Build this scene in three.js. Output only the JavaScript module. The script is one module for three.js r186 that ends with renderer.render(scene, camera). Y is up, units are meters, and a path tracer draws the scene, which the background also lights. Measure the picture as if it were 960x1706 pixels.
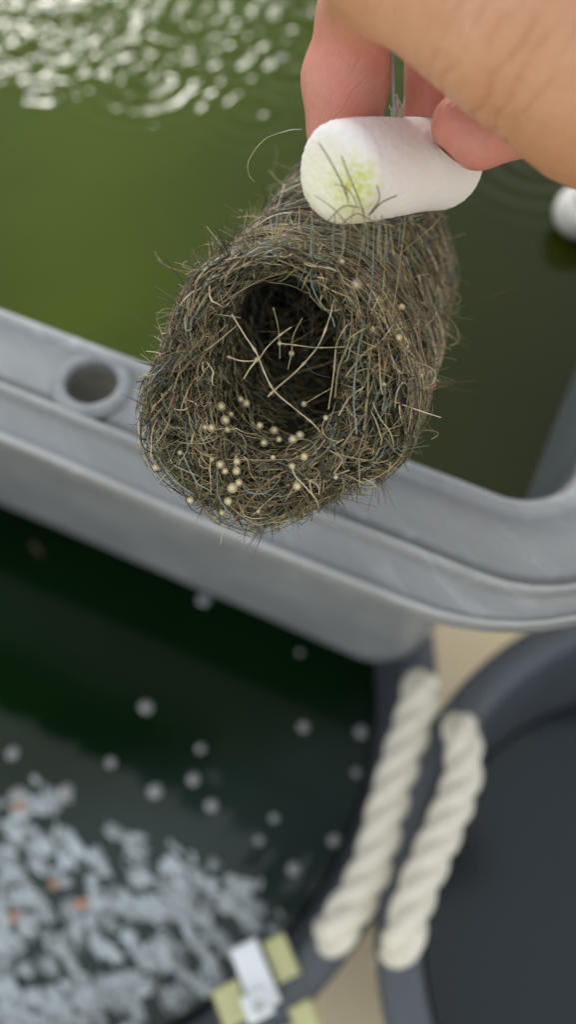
import * as THREE from 'three';
import { mergeGeometries } from 'three/addons/utils/BufferGeometryUtils.js';
import { ImprovedNoise } from 'three/addons/math/ImprovedNoise.js';
import { Brush, Evaluator, SUBTRACTION } from 'three-bvh-csg';

// ---------------------------------------------------------------- camera, sky, sun, exposure
const RIM = 0.40;                                   // height of the bin's rim; metres, y up
const camera = new THREE.PerspectiveCamera(60, 577 / 1024, 0.02, 60);
camera.position.set(0, 0.646, 0);
camera.lookAt(0, 0.646 - Math.sin(Math.PI / 3), -Math.cos(Math.PI / 3));
camera.focus = 0.207; camera.userData.fStop = 5.6;
const scene = new THREE.Scene();

const noise = new ImprovedNoise();
const N3 = (x, y, z) => noise.noise(x, y, z);
function fbm(x, y, z, o = 4) { let a = 1, s = 0, t = 0; for (let i = 0; i < o; i++) { s += a * N3(x, y, z + i * 7.3); t += a; a *= .5; x *= 2.03; y *= 2.03; z *= 2.03; } return s / t; }
let seed = 12345;
const rnd = () => { seed = (seed * 1664525 + 1013904223) >>> 0; return seed / 4294967296; };
const rr = (a, b) => a + (b - a) * rnd();
const gauss = () => Math.sqrt(-2 * Math.log(rnd() + 1e-9)) * Math.cos(6.2832 * rnd());
const clamp = (x, a, b) => Math.min(b, Math.max(a, x));
const sstep = (a, b, x) => { const t = clamp((x - a) / (b - a), 0, 1); return t * t * (3 - 2 * t); };
const mix = (a, b, t) => a + (b - a) * t;

{ // overcast sky: soft bright cloud all round, a little brighter overhead
  const w = 256, h = 128, d = new Float32Array(w * h * 4);
  for (let j = 0; j < h; j++) for (let i = 0; i < w; i++) {
    const el = ((j + .5) / h - .5) * Math.PI, az = (i + .5) / w * 2 * Math.PI;
    const x = Math.cos(el) * Math.cos(az), y = Math.sin(el), z = Math.cos(el) * Math.sin(az);
    const c = fbm(x * 2.2, y * 3.5, z * 2.2, 4);
    const b = (0.74 + 0.3 * Math.max(0, y)) * (1 + 0.35 * c);
    const k = (j * w + i) * 4, g = y < 0 ? .5 : 1;
    d[k] = b * .97 * g; d[k + 1] = b * 1.0 * g; d[k + 2] = b * 1.05 * g; d[k + 3] = 1;
  }
  const t = new THREE.DataTexture(d, w, h, THREE.RGBAFormat, THREE.FloatType);
  t.mapping = THREE.EquirectangularReflectionMapping; t.magFilter = t.minFilter = THREE.LinearFilter; t.needsUpdate = true;
  scene.background = t; scene.environment = t;
}
const sun = new THREE.DirectionalLight(new THREE.Color(1, .95, .88), 1.0);
sun.position.set(-0.46, .93, -1.88); sun.target.position.set(0, .3, -.2);
sun.castShadow = true; sun.shadow.radius = 24; sun.shadow.mapSize.set(2048, 2048);
Object.assign(sun.shadow.camera, { left: -1, right: 1, top: 1, bottom: -1, near: .1, far: 5 });
scene.add(sun, sun.target);

const renderer = new THREE.WebGLRenderer({ antialias: true });
renderer.setSize(577, 1024);
renderer.toneMapping = THREE.LinearToneMapping;
renderer.toneMappingExposure = 1.18;
renderer.shadowMap.enabled = true;

// ---------------------------------------------------------------- helpers
const FOC = 853 / Math.tan(Math.PI / 6), S6 = Math.sin(Math.PI / 3), C6 = .5;
const camVec = (a, b, c) => new THREE.Vector3(a, 0.646 + b * C6 + c * S6, -b * S6 + c * C6);   // a right, b up, c toward the viewer
const cam = (x, y, d) => [(x - 480) / FOC * d, (853 - y) / FOC * d, -d];
const at = (x, y, d) => camVec(...cam(x, y, d));      // a point seen at picture position x, y, d metres deep
function onPlane(x, y, Y) { const o = camera.position, p = at(x, y, 1).sub(o); return o.clone().addScaledVector(p, (Y - o.y) / p.y); }

const used = {};
function numbered(n) { used[n] = (used[n] ?? -1) + 1; return used[n] ? `${n}_${String(used[n]).padStart(3, '0')}` : n; }
function tag(o, label, category, group) { o.userData.label = label; o.userData.category = category; if (group) o.userData.group = group; return o; }
function thing(name, label, category, pos, group) { const g = new THREE.Group(); g.name = numbered(name); if (pos) g.position.copy(pos); scene.add(g); return tag(g, label, category, group); }
function mesh(name, geo, mat, parent) { const m = new THREE.Mesh(geo, mat); m.name = parent ? name : numbered(name); m.castShadow = m.receiveShadow = true; (parent || scene).add(m); return m; }
function structure(name, geo, mat) { const m = mesh(name, geo, mat); m.userData.kind = 'structure'; return m; }
const std = (o) => new THREE.MeshStandardMaterial(o), phys = (o) => new THREE.MeshPhysicalMaterial(o);
const lin = (r, g, b) => new THREE.Color().setRGB(r, g, b);

function texture(n, fn, srgb) {                        // tiling texture, fn(u, v) -> [r,g,b] 0..1
  const d = new Uint8Array(n * n * 4);
  for (let j = 0; j < n; j++) for (let i = 0; i < n; i++) { const c = fn(i / n, j / n), k = (j * n + i) * 4; for (let q = 0; q < 3; q++) d[k + q] = clamp(c[q] * 255, 0, 255); d[k + 3] = 255; }
  const t = new THREE.DataTexture(d, n, n); t.wrapS = t.wrapT = THREE.RepeatWrapping; t.magFilter = THREE.LinearFilter; t.minFilter = THREE.LinearMipmapLinearFilter; t.generateMipmaps = true;
  if (srgb) t.colorSpace = THREE.SRGBColorSpace; t.needsUpdate = true; return t;
}
const tn = (u, v, f, z, o = 4) => {                    // periodic noise
  const a = fbm(u * f, v * f, z, o), b = fbm((u - 1) * f, v * f, z, o), c = fbm(u * f, (v - 1) * f, z, o), d = fbm((u - 1) * f, (v - 1) * f, z, o);
  return mix(mix(a, b, u), mix(c, d, u), v);
};

// an iso-surface of a distance function by surface nets, one smooth continuous mesh
function isoMesh(f, lo, hi, h) {
  const nx = Math.ceil((hi[0] - lo[0]) / h) + 1, ny = Math.ceil((hi[1] - lo[1]) / h) + 1, nz = Math.ceil((hi[2] - lo[2]) / h) + 1;
  const V = new Float32Array(nx * ny * nz), id = (i, j, k) => (k * ny + j) * nx + i;
  for (let k = 0; k < nz; k++) for (let j = 0; j < ny; j++) for (let i = 0; i < nx; i++) V[id(i, j, k)] = f(lo[0] + i * h, lo[1] + j * h, lo[2] + k * h);
  const ix = new Int32Array(nx * ny * nz).fill(-1), P = [], I = [];
  const E = []; for (let a = 0; a < 8; a++) for (const b of [1, 2, 4]) if (!(a & b)) E.push([a, a | b]);
  for (let k = 0; k < nz - 1; k++) for (let j = 0; j < ny - 1; j++) for (let i = 0; i < nx - 1; i++) {
    const c = []; let m = 0;
    for (let a = 0; a < 8; a++) { const v = V[id(i + (a & 1), j + (a >> 1 & 1), k + (a >> 2))]; c.push(v); if (v < 0) m |= 1 << a; }
    if (m === 0 || m === 255) continue;
    let x = 0, y = 0, z = 0, n = 0;
    for (const [a, b] of E) if ((c[a] < 0) !== (c[b] < 0)) { const t = c[a] / (c[a] - c[b]); x += mix(a & 1, b & 1, t); y += mix(a >> 1 & 1, b >> 1 & 1, t); z += mix(a >> 2, b >> 2, t); n++; }
    ix[id(i, j, k)] = P.length / 3; P.push(lo[0] + (i + x / n) * h, lo[1] + (j + y / n) * h, lo[2] + (k + z / n) * h);
  }
  const quad = (a, b, c, d, flip) => { if (a < 0 || b < 0 || c < 0 || d < 0) return; flip ? I.push(a, c, b, a, d, c) : I.push(a, b, c, a, c, d); };
  for (let k = 1; k < nz - 1; k++) for (let j = 1; j < ny - 1; j++) for (let i = 1; i < nx - 1; i++) {
    const v = V[id(i, j, k)] < 0;
    if (v !== V[id(i + 1, j, k)] < 0) quad(ix[id(i, j - 1, k - 1)], ix[id(i, j, k - 1)], ix[id(i, j, k)], ix[id(i, j - 1, k)], !v);
    if (v !== V[id(i, j + 1, k)] < 0) quad(ix[id(i - 1, j, k - 1)], ix[id(i, j, k - 1)], ix[id(i, j, k)], ix[id(i - 1, j, k)], v);
    if (v !== V[id(i, j, k + 1)] < 0) quad(ix[id(i - 1, j - 1, k)], ix[id(i, j - 1, k)], ix[id(i, j, k)], ix[id(i - 1, j, k)], !v);
  }
  const g = new THREE.BufferGeometry();
  g.setAttribute('position', new THREE.Float32BufferAttribute(P, 3)); g.setIndex(I); g.computeVertexNormals();
  return g;
}
// a round tube through points with a radius per point; 4-6 sides
function tube(pts, rad, sides = 4, segs = pts.length * 3, cap = true) {
  const cv = new THREE.CatmullRomCurve3(pts, false, 'centripetal'), P = [], Nn = [], I = [];
  let up = new THREE.Vector3(.31, .82, .47);
  for (let i = 0; i <= segs; i++) {
    const t = i / segs, p = cv.getPoint(t), d = cv.getTangent(t), a = new THREE.Vector3().crossVectors(d, up).normalize(), b = new THREE.Vector3().crossVectors(a, d).normalize();
    up = b; const r = typeof rad === 'function' ? rad(t) : rad;
    for (let k = 0; k < sides; k++) { const q = k / sides * 6.28319, n = a.clone().multiplyScalar(Math.cos(q)).addScaledVector(b, Math.sin(q)); P.push(p.x + n.x * r, p.y + n.y * r, p.z + n.z * r); Nn.push(n.x, n.y, n.z); }
  }
  for (let i = 0; i < segs; i++) for (let k = 0; k < sides; k++) { const a = i * sides + k, b = i * sides + (k + 1) % sides, c = a + sides, d = b + sides; I.push(a, c, b, b, c, d); }
  if (cap) for (let k = 1; k < sides - 1; k++) { I.push(0, k, k + 1); const e = segs * sides; I.push(e, e + k + 1, e + k); }
  const g = new THREE.BufferGeometry(); g.setAttribute('position', new THREE.Float32BufferAttribute(P, 3)); g.setAttribute('normal', new THREE.Float32BufferAttribute(Nn, 3)); g.setIndex(I); return g;
}
function paint(g, fn) { const p = g.attributes.position, c = new Float32Array(p.count * 3); for (let i = 0; i < p.count; i++) { const q = fn(p.getX(i), p.getY(i), p.getZ(i), i); c[3 * i] = q[0]; c[3 * i + 1] = q[1]; c[3 * i + 2] = q[2]; } g.setAttribute('color', new THREE.BufferAttribute(c, 3)); return g; }

// ---------------------------------------------------------------- ground
const GROUND = -0.09;
{
  const g = new THREE.PlaneGeometry(40, 40); g.rotateX(-Math.PI / 2); g.translate(0, GROUND, 0);
  const uv = g.attributes.uv; for (let i = 0; i < uv.count; i++) uv.setXY(i, uv.getX(i) * 80, uv.getY(i) * 80);
  const t = texture(256, (u, v) => { const n = .5 + .5 * tn(u, v, 6, 1) + .14 * tn(u, v, 40, 4, 2); return [.84 + .14 * n, .775 + .14 * n, .635 + .14 * n]; }, true);
  structure('ground', g, std({ map: t, roughness: .9 }));
}

// ---------------------------------------------------------------- grey plastic bin
const U = [.9085, .418], V = [-.418, .9085];           // along the near side, and out of it toward the viewer (x, z)
const uvw = (u, n, y) => new THREE.Vector3(u * U[0] + n * V[0], y, u * U[1] + n * V[1]);
const BIN = { right: .022, left: -.66, front: -.164, back: -.80 };
function ring(df, ds, r, y) {                          // rounded rectangle, df out at front and back, ds at the sides
  const u0 = BIN.left - ds, u1 = BIN.right + ds, n0 = BIN.back - df, n1 = BIN.front + df, out = [];
  const arc = (cu, cn, a0) => { for (let i = 0; i <= 14; i++) { const a = a0 + i / 14 * Math.PI / 2; out.push([cu + r * Math.cos(a), cn + r * Math.sin(a)]); } };
  const line = (a, b, m) => { for (let i = 1; i < m; i++) out.push([mix(a[0], b[0], i / m), mix(a[1], b[1], i / m)]); };
  arc(u1 - r, n1 - r, 0); line(out.at(-1), [u0 + r, n1], 46);
  arc(u0 + r, n1 - r, Math.PI / 2); line(out.at(-1), [u0, n0 + r], 20);
  arc(u0 + r, n0 + r, Math.PI); line(out.at(-1), [u1 - r, n0], 20);
  arc(u1 - r, n0 + r, Math.PI * 1.5); line(out.at(-1), [u1, n1 - r], 40);
  return out.map(([u, n]) => uvw(u, n, y));
}
function loftRings(rings, closeProfile) {
  const m = rings[0].length, R = rings.length, P = [], T = [], I = []; let vv = 0;
  for (let i = 0; i <= R - (closeProfile ? 0 : 1); i++) {
    const q = rings[i % R]; if (i) vv += q[30].distanceTo(rings[i - 1][30]); let l = 0;
    for (let k = 0; k <= m; k++) { const p = q[k % m]; if (k) l += p.distanceTo(q[k - 1]); P.push(p.x, p.y, p.z); T.push(l, vv); }
  }
  const R2 = P.length / 3 / (m + 1);
  for (let i = 0; i < R2 - 1; i++) for (let k = 0; k < m; k++) { const a = i * (m + 1) + k, b = a + 1, c = a + m + 1, d = c + 1; I.push(a, b, c, b, d, c); }
  const g = new THREE.BufferGeometry(); g.setAttribute('position', new THREE.Float32BufferAttribute(P, 3)); g.setAttribute('uv', new THREE.Float32BufferAttribute(T, 2)); g.setIndex(I); g.computeVertexNormals(); return g;
}
const plasticTex = texture(512, (u, v) => {
  const cloud = tn(u, v, 5, 2.2, 5), fine = tn(u, v, 46, 8.1, 2), scratch = Math.max(0, 1 - Math.abs(tn(u * 1, v, 7, 15.5, 3)) * 26) * .10 * sstep(-.1, .3, cloud);
  const sp = sstep(.52, .62, tn(u, v, 60, 33.1, 1)) * .22;
  const b = .565 + .12 * cloud + .035 * fine + scratch + sp; return [b * .965, b, b * 1.02];
}, true);
plasticTex.repeat.set(5, 5);
const plasticBump = texture(256, (u, v) => { const b = .5 + .3 * tn(u, v, 30, 3.2, 3) + .2 * tn(u, v, 6, 9.2, 2); return [b, b, b]; }); plasticBump.repeat.set(8, 8);
const binMat = phys({ map: plasticTex, vertexColors: true, roughness: .36, bumpMap: plasticBump, bumpScale: .0004, specularIntensity: 1 });
const bin = thing('plastic_bin', 'grey plastic bin with wide stepped rim and round hole, holding green water', 'bin');
{
  const mm = .001, prof = [                              // df, ds, y below rim (mm)
    [-15, -32, -222], [-1.5, -2, -8], [-.6, -.6, -2], [.6, .6, 0], [2.0, 2.0, 1.6], [3.6, 3.6, 2.1], [5.2, 5.2, 1.7], [6.4, 6.4, .2], [7.2, 7.2, -1.2],
    [17, 17, -1.6], [25.2, 25.2, -2.2], [26.2, 26.2, -3.6], [27.4, 27.4, -4.2], [28.3, 28.3, -3.2], [29.2, 29.2, -.9], [30.3, 30.3, -.1], [31.3, 31.3, -.5], [31.9, 31.9, -2.4], [32.5, 32.5, -5.0], [33.6, 33.6, -6.6],
    [37.5, 37.5, -8.6], [41, 41, -10.4], [42, 42, -10.2], [43, 43, -9.2], [44.2, 44.2, -8.9], [45.2, 45.2, -9.8], [45.6, 45.6, -11.5], [45.6, 45.6, -16.0], [44.8, 44.8, -16.8], [43.8, 43.8, -16.2], [43.4, 43.4, -13.5],
    [36, 36, -11.8], [31, 31, -7.4], [26, 26, -5.2], [7, 7, -4.2], [4, 4, -5.2], [1.8, 1.8, -9], [1, 0, -20], [-.6, -3, -40], [-3, -9, -75], [-6, -16, -122], [-14, -31, -222], [-15.5, -33, -228], [-18, -36, -230], [-200, -200, -230], [-200, -200, -226], [-18, -38, -226]];
  const rad = (d) => d < 0 ? .022 + .008 * Math.min(1, -d / 30) : d < 30 ? mix(.022, .048, d / 30) : mix(.048, .085, (d - 30) / 16);
  const rings = prof.map(([a, b, y]) => ring(a * mm, b * mm, rad(Math.max(a, b) > 0 ? a : b), RIM + y * mm));
  let g = loftRings(rings, true);
  const wearAndShade = prof.map(([d, , y], i) => i > 38 ? .95 : i > 30 ? .26 : (d > 1 && d < 6 ? 1.22 : d > 26 && d < 29 ? .62 : d > 29 && d < 31.6 ? 1.4 : d > 31.6 && d < 33 ? .85 : d > 42.5 && d < 45.4 && y > -10.5 ? 1.5 : d > 45 ? .8 : 1));   // rubbed edges paled as highlights too; shade painted in groove and under rim
  { const m = rings[0].length + 1, c = []; for (let i = 0; i <= rings.length; i++) for (let k = 0; k < m; k++) { const q = rings[i % rings.length][k % (m - 1)], gi = i % rings.length; if (gi < 2) { c.push(...(gi ? [.40, .43, .45] : [.20, .25, .24])); continue; } const e = wearAndShade[i % rings.length], w = 1 + (e - 1) * clamp(.75 + .9 * fbm(q.x * 30, q.y * 20, q.z * 30, 3), .15, 1.4); c.push(w, w * (e < 1 ? .99 : .985), w * (e < 1 ? .97 : .955)); } g.setAttribute('color', new THREE.Float32BufferAttribute(c, 3)); }  // inner wall colour darkened to paint in its shade
  const P = g.attributes.position;                       // a moulding is never quite true
  for (let i = 0; i < P.count; i++) { const x = P.getX(i), y = P.getY(i), z = P.getZ(i); P.setXYZ(i, x + .0011 * N3(x * 14, y * 5, z * 14), y + .0007 * N3(x * 19 + 5, y, z * 19), z + .0011 * N3(x * 14 + 9, y * 5, z * 14)); }
  g.computeVertexNormals();
  const hc = uvw(-.144, -.148, RIM);
  const cut = new Brush(paint(new THREE.CylinderGeometry(.0094, .0090, .05, 48).toNonIndexed(), () => [.45, .46, .47]), binMat); cut.position.copy(hc); cut.updateMatrixWorld();  // cut wall coloured darker, painted shade inside the hole
  const src = new Brush(g.toNonIndexed(), binMat); src.updateMatrixWorld();
  const ev = new Evaluator(); ev.attributes = ['position', 'uv', 'normal', 'color']; ev.useGroups = false;
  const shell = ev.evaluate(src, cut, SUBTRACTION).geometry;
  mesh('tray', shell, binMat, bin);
  const lp = [[.0092, -.004], [.0092, .0006], [.0097, .0014], [.0106, .0018], [.0120, .0018], [.0132, .0015], [.0141, .0008], [.0148, -.0006]].map(([x, y]) => new THREE.Vector2(x, y));
  const cg = new THREE.LatheGeometry(lp, 64); cg.translate(hc.x, hc.y - .0012, hc.z);
  mesh('hole_collar', paint(cg, () => [1.05, 1.05, 1.05]), binMat, bin);
}

// ---------------------------------------------------------------- green water in the bin
const WATER = RIM - .07;
{
  const src = [[240, 128, .0014, .030, 1], [482, 112, .0011, .022, .8], [392, 100, .0008, .022, .4], [70, 155, .0007, .012, 0], [500, 20, .0012, .03, .3], [700, -30, .0012, .05, 0], [900, 250, .0010, .035, 1], [120, 40, .0009, .03, 0], [330, 15, .0012, .03, .9], [420, 180, .0006, .03, .2]].map(([x, y, a, r, p]) => { const q = onPlane(x, y, WATER); return [q.x, q.z, a, r, p]; });
  const u0 = BIN.left + .002, u1 = BIN.right - .0105, n0 = BIN.back + .003, n1 = BIN.front - .0055, nx = 420, nz = 420;
  const P = [], T = [], I = [];
  for (let j = 0; j <= nz; j++) for (let i = 0; i <= nx; i++) {
    const u = mix(u0, u1, i / nx), n = mix(n0, n1, j / nz), q = uvw(u, n, WATER);
    let h = 0;
    for (const [x, z, a, R, p] of src) { const r = Math.hypot(q.x - x, q.z - z); if (r < R * 2.6) h += a * .8 * Math.cos(r / .0135 * 6.2832 + p * 3) * Math.exp(-Math.pow(r / R, 2) * .8) * sstep(0, .003, r + .0015); }
    const far = sstep(-.41, -.53, q.z);
    h += far * (.0026 * fbm(q.x * 60, q.z * 60, 3, 3) + .0009 * N3(q.x * 210, q.z * 210, 1));
    h += .00045 * fbm(q.x * 16, q.z * 16, 7, 2) + .00012 * N3(q.x * 60, q.z * 60, 4);
    P.push(q.x, q.y + h, q.z); T.push(u, n);
  }
  for (let j = 0; j < nz; j++) for (let i = 0; i < nx; i++) { const a = j * (nx + 1) + i, b = a + 1, c = a + nx + 1, d = c + 1; I.push(a, c, b, b, c, d); }
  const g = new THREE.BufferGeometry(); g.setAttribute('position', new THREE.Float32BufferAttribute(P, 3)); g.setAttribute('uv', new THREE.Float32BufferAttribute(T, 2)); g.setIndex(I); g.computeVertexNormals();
  paint(g, (x, y, z) => { const c = fbm(x * 7, 2, z * 7, 3), q = sstep(-.12, .11, x + .30 * (z + .34) + .06 * fbm(x * 9, 6, z * 9, 2)), k = 1 + .35 * c; return [mix(.053, .019, q) * k, mix(.083, .025, q) * k, mix(.0006, .0012, q)]; });  // shade toward the right and near wall painted into the water colour
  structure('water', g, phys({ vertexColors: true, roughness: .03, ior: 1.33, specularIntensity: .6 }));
}

// ---------------------------------------------------------------- two black rubber tubs
const TUB = .16;
const rubberTex = texture(256, (u, v) => { const n = tn(u, v, 6, 5, 4), f = tn(u, v, 50, 2, 2); const b = .325 + .06 * n + .02 * f; return [b * .93, b, b * 1.07]; }, true);
rubberTex.repeat.set(4, 4);
const rubber = phys({ map: rubberTex, roughness: .5 });
function tub(label, cx, cz, R, floor, TUB) {
  const t = thing('rubber_tub', label, 'tub', new THREE.Vector3(cx, GROUND, cz));
  const H = TUB - GROUND, lip = [[R - .022, H - .008], [R - .021, H - .003], [R - .0185, H], [R - .012, H + .0005], [R - .004, H], [R, H - .003], [R + .0005, H - .010], [R - .002, H - .013]];
  const pts = [[.001, floor], [R * .72, floor], [R * .74, floor + .006], ...lip, [R - .016, H - .015], [R - .02, H - .03], [R * .74 + .008, .004], [R * .73, 0], [.001, 0]].map(([x, y]) => new THREE.Vector2(x, y));
  const fine = []; for (let i = 0; i < pts.length - 1; i++) { const m = pts[i].distanceTo(pts[i + 1]) > .05 ? 8 : 1; for (let k = 0; k < m; k++) fine.push(pts[i].clone().lerp(pts[i + 1], k / m)); } fine.push(pts.at(-1));
  const g = new THREE.LatheGeometry(fine, 120);
  const P = g.attributes.position, u = g.attributes.uv; for (let i = 0; i < P.count; i++) { const y = P.getY(i), a = Math.atan2(P.getZ(i), P.getX(i)), k = 1 + .007 * Math.sin(2 * a + cx * 9) * y / H; P.setX(i, P.getX(i) * k); P.setZ(i, P.getZ(i) * k); u.setXY(i, u.getX(i) * 1.1, u.getY(i) * .7); }
  g.computeVertexNormals();
  mesh('tub_body', g, rubber, t);
  return t;
}
const LT = { x: -.150, z: -.185, R: .238 }, RT = { x: .232, z: -.034, R: .188 };
tub('black rubber tub of dark foamy water under the grey bin', LT.x, LT.z, LT.R, .012, TUB);
tub('round black rubber tub at the lower right, dark inside and free of foam', RT.x, RT.z, RT.R, .012, TUB + .014);

// ---------------------------------------------------------------- dark water, foam and bubbles in the left tub
const TW = .105;
{
  const rg = new THREE.RingGeometry(.0005, .2045, 160, 80); rg.rotateX(-Math.PI / 2); rg.translate(LT.x, TW, LT.z);
  const P = rg.attributes.position; for (let i = 0; i < P.count; i++) { const x = P.getX(i), z = P.getZ(i); const k = sstep(-.16, -.05, z); P.setY(i, TW + (.0008 * k + .0001) * fbm(x * 55, z * 55, 2, 3)); } rg.computeVertexNormals();
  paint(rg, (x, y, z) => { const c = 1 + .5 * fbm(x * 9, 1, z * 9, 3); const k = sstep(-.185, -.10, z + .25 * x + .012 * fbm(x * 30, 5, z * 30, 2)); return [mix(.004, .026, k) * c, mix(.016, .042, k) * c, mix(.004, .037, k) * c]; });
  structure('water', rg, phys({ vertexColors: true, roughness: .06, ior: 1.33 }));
  const dg = new THREE.CircleGeometry(.153, 96); dg.rotateX(-Math.PI / 2); dg.translate(RT.x, .075, RT.z);
  structure('water', dg, phys({ color: lin(.016, .026, .032), roughness: .14, ior: 1.33 }));
}
const foamMat = phys({ color: lin(.68, .75, .77), roughness: .2, transmission: .35, thickness: 0, specularIntensity: .6 });
{ // foam raft: thousands of tiny froth lumps, nobody could count them
  const base = new THREE.IcosahedronGeometry(1, 2), bp = base.attributes.position;
  for (let i = 0; i < bp.count; i++) { const x = bp.getX(i), y = bp.getY(i), z = bp.getZ(i), k = 1 + .22 * N3(x * 2, y * 2, z * 2); bp.setXYZ(i, x * k, y * k, z * k); } base.computeVertexNormals();
  const M = [], K = [], q = new THREE.Quaternion(), up = new THREE.Vector3(0, 1, 0);
  for (let tries = 0; tries < 60000 && M.length < 4200; tries++) {
    const px = rr(-60, 520), py = rr(1280, 1760), p = onPlane(px, py, TW);
    if (Math.hypot(p.x - LT.x, p.z - LT.z) > .200) continue;
    const edge = 1300 + Math.max(0, px - 60) * .42;     // foam line slopes down to the right, ends before the wall
    let dens = sstep(edge - 15, edge + 90, py) * sstep(520, 430, px - (py - 1500) * .05);
    const a = p.x * .8 + p.z * .6, b = -p.x * .6 + p.z * .8;
    const n = fbm(a * 62, b * 120, 4.2, 3);
    const solid = sstep(1600, 1720, py) * sstep(260, 120, px) * .25;
    if (n < .21 - .13 * dens - solid || rnd() > dens) continue;
    const s = rnd() < .2 ? rr(.0020, .0032) : rr(.0008, .0019) * (rnd() < .06 ? 1.4 : 1);
    q.setFromAxisAngle(up, -.75 + gauss() * .45); K.push(Math.pow(rnd(), .8));
    M.push(new THREE.Matrix4().compose(new THREE.Vector3(p.x, TW + s * .12, p.z), q, new THREE.Vector3(s * rr(1, 2.4), s * rr(.15, .4), s * rr(.7, 1))));
  }
  const im = new THREE.InstancedMesh(base, foamMat, M.length); M.forEach((m, i) => { im.setMatrixAt(i, m); const k = mix(.3, 1.25, K[i]); im.setColorAt(i, lin(k, k, k)); }); im.name = numbered('foam');
  im.userData.kind = 'stuff'; tag(im, 'pale froth covering the dark tub water at the lower left', 'foam'); scene.add(im);
}
const bubbleMat = phys({ color: lin(.93, .95, .95), roughness: .05, transmission: .62, thickness: 0, specularIntensity: 1, clearcoat: 1 });
{
  const G = new THREE.SphereGeometry(1, 20, 10, 0, 6.2832, 0, 1.75);
  const list = [[340, 998, 15, 'large clear bubble nearest the bin wall on dark water'], [243, 1178, 15, 'bright clear bubble alone in the middle of the dark water'], [506, 1211, 12, 'clear bubble on dark water left of the upper rope end'], [603, 1219, 14, 'clear bubble touching the tub wall beside the left rope'], [334, 1247, 9, 'small bubble above the foam, right of the bright lone bubble'], [184, 1270, 10, 'small bubble just above the foam edge, left of centre'], [322, 1298, 12, 'round bubble above the foam in the tub centre'], [352, 1342, 13, 'bright bubble at the upper right foam edge'], [457, 1363, 10, 'small bubble between the foam and the left rope'], [595, 1287, 10, 'faint bubble by the tub wall under the wall bubble'], [20, 1255, 12, 'oval bubble at the far left above the foam'], [558, 1400, 14, 'cloudy bubble by the tub wall near the rope middle'], [432, 1400, 10, 'dull bubble over the right part of the foam'], [490, 1448, 14, 'long cloudy bubble at the right end of the foam'], [500, 1087, 7, 'tiny faint bubble on dark water below the bin corner'], [258, 1318, 15, 'big bubble at the top edge of the foam'], [108, 1320, 16, 'white bubble cluster edge at the upper left foam'], [30, 1325, 20, 'bright swollen bubble in the far left foam'], [505, 1575, 11, 'clear bubble stuck at the tub wall by the clip']];
  const protos = {};
  for (const [x, y, r, label] of list) {
    const p = onPlane(x, y, TW), d = p.clone().sub(camera.position).length() * .98, R = r / FOC * d * .78;
    let m; if (!protos.b) m = protos.b = mesh('bubble', G, bubbleMat); else { m = protos.b.clone(); m.name = numbered('bubble'); scene.add(m); }
    m.position.set(p.x, TW - R * .1, p.z); m.scale.set(R * (1 + .12 * Math.sin(x)), R * .6, R); m.rotation.y = x; tag(m, label, 'bubble', 'bubbles floating on the tub water');
  }
  // a few at the top of the bin water
  for (const [x, y, r, label] of [[52, 157, 15, 'bright bubble at the left of the green bin water'], [68, 93, 9, 'smaller bubble left of the ripple rings'], [470, 98, 12, 'bubble on green water just left of the fingers'], [85, 20, 12, 'bubble at the upper left corner of the bin water']]) {
    const p = onPlane(x, y, WATER), R = r / FOC * p.clone().sub(camera.position).length() * .6, m = protos.b.clone(); m.name = numbered('bubble'); scene.add(m);
    m.position.set(p.x, WATER, p.z); m.scale.set(R, R * .8, R); tag(m, label, 'bubble', 'bubbles floating on the bin water');
  }
  const flakeMat = std({ color: lin(.52, .28, .17), roughness: .6 }), dimMat = std({ color: lin(.07, .05, .02), roughness: .7 }), fg = new THREE.IcosahedronGeometry(1, 2), fp = fg.attributes.position;
  for (let i = 0; i < fp.count; i++) { const k = 1 + .35 * N3(fp.getX(i) * 1.7 + 4, fp.getY(i) * 1.7, fp.getZ(i) * 1.7); fp.setXYZ(i, fp.getX(i) * k, fp.getY(i) * k * .25, fp.getZ(i) * k); } fg.computeVertexNormals();
  for (const [x, y, w, h, label] of [[33, 1345, 17, 8, 'orange flake in the foam, the topmost one'], [137, 1507, 20, 10, 'pale orange flake amid the foam, the rightmost one'], [25, 1528, 13, 9, 'brown orange flake at the far left foam'], [90, 1475, 12, 8, 'faint pinkish flake between the other foam flakes'], [60, 914, 26, 6, 'dim brown flake on dark water beneath the bin wall']]) {
    const p = onPlane(x, y, TW), d = p.clone().sub(camera.position).length(), m = mesh('flake', fg, y < 1000 ? dimMat : flakeMat); m.position.set(p.x, TW + .0022, p.z); m.scale.set(w / FOC * d * .6, .0016, h / FOC * d * .75); m.rotation.y = .3 * x; tag(m, label, 'flake');
    if (y < 1000) m.position.y = TW + .0003;
  }
}

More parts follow.
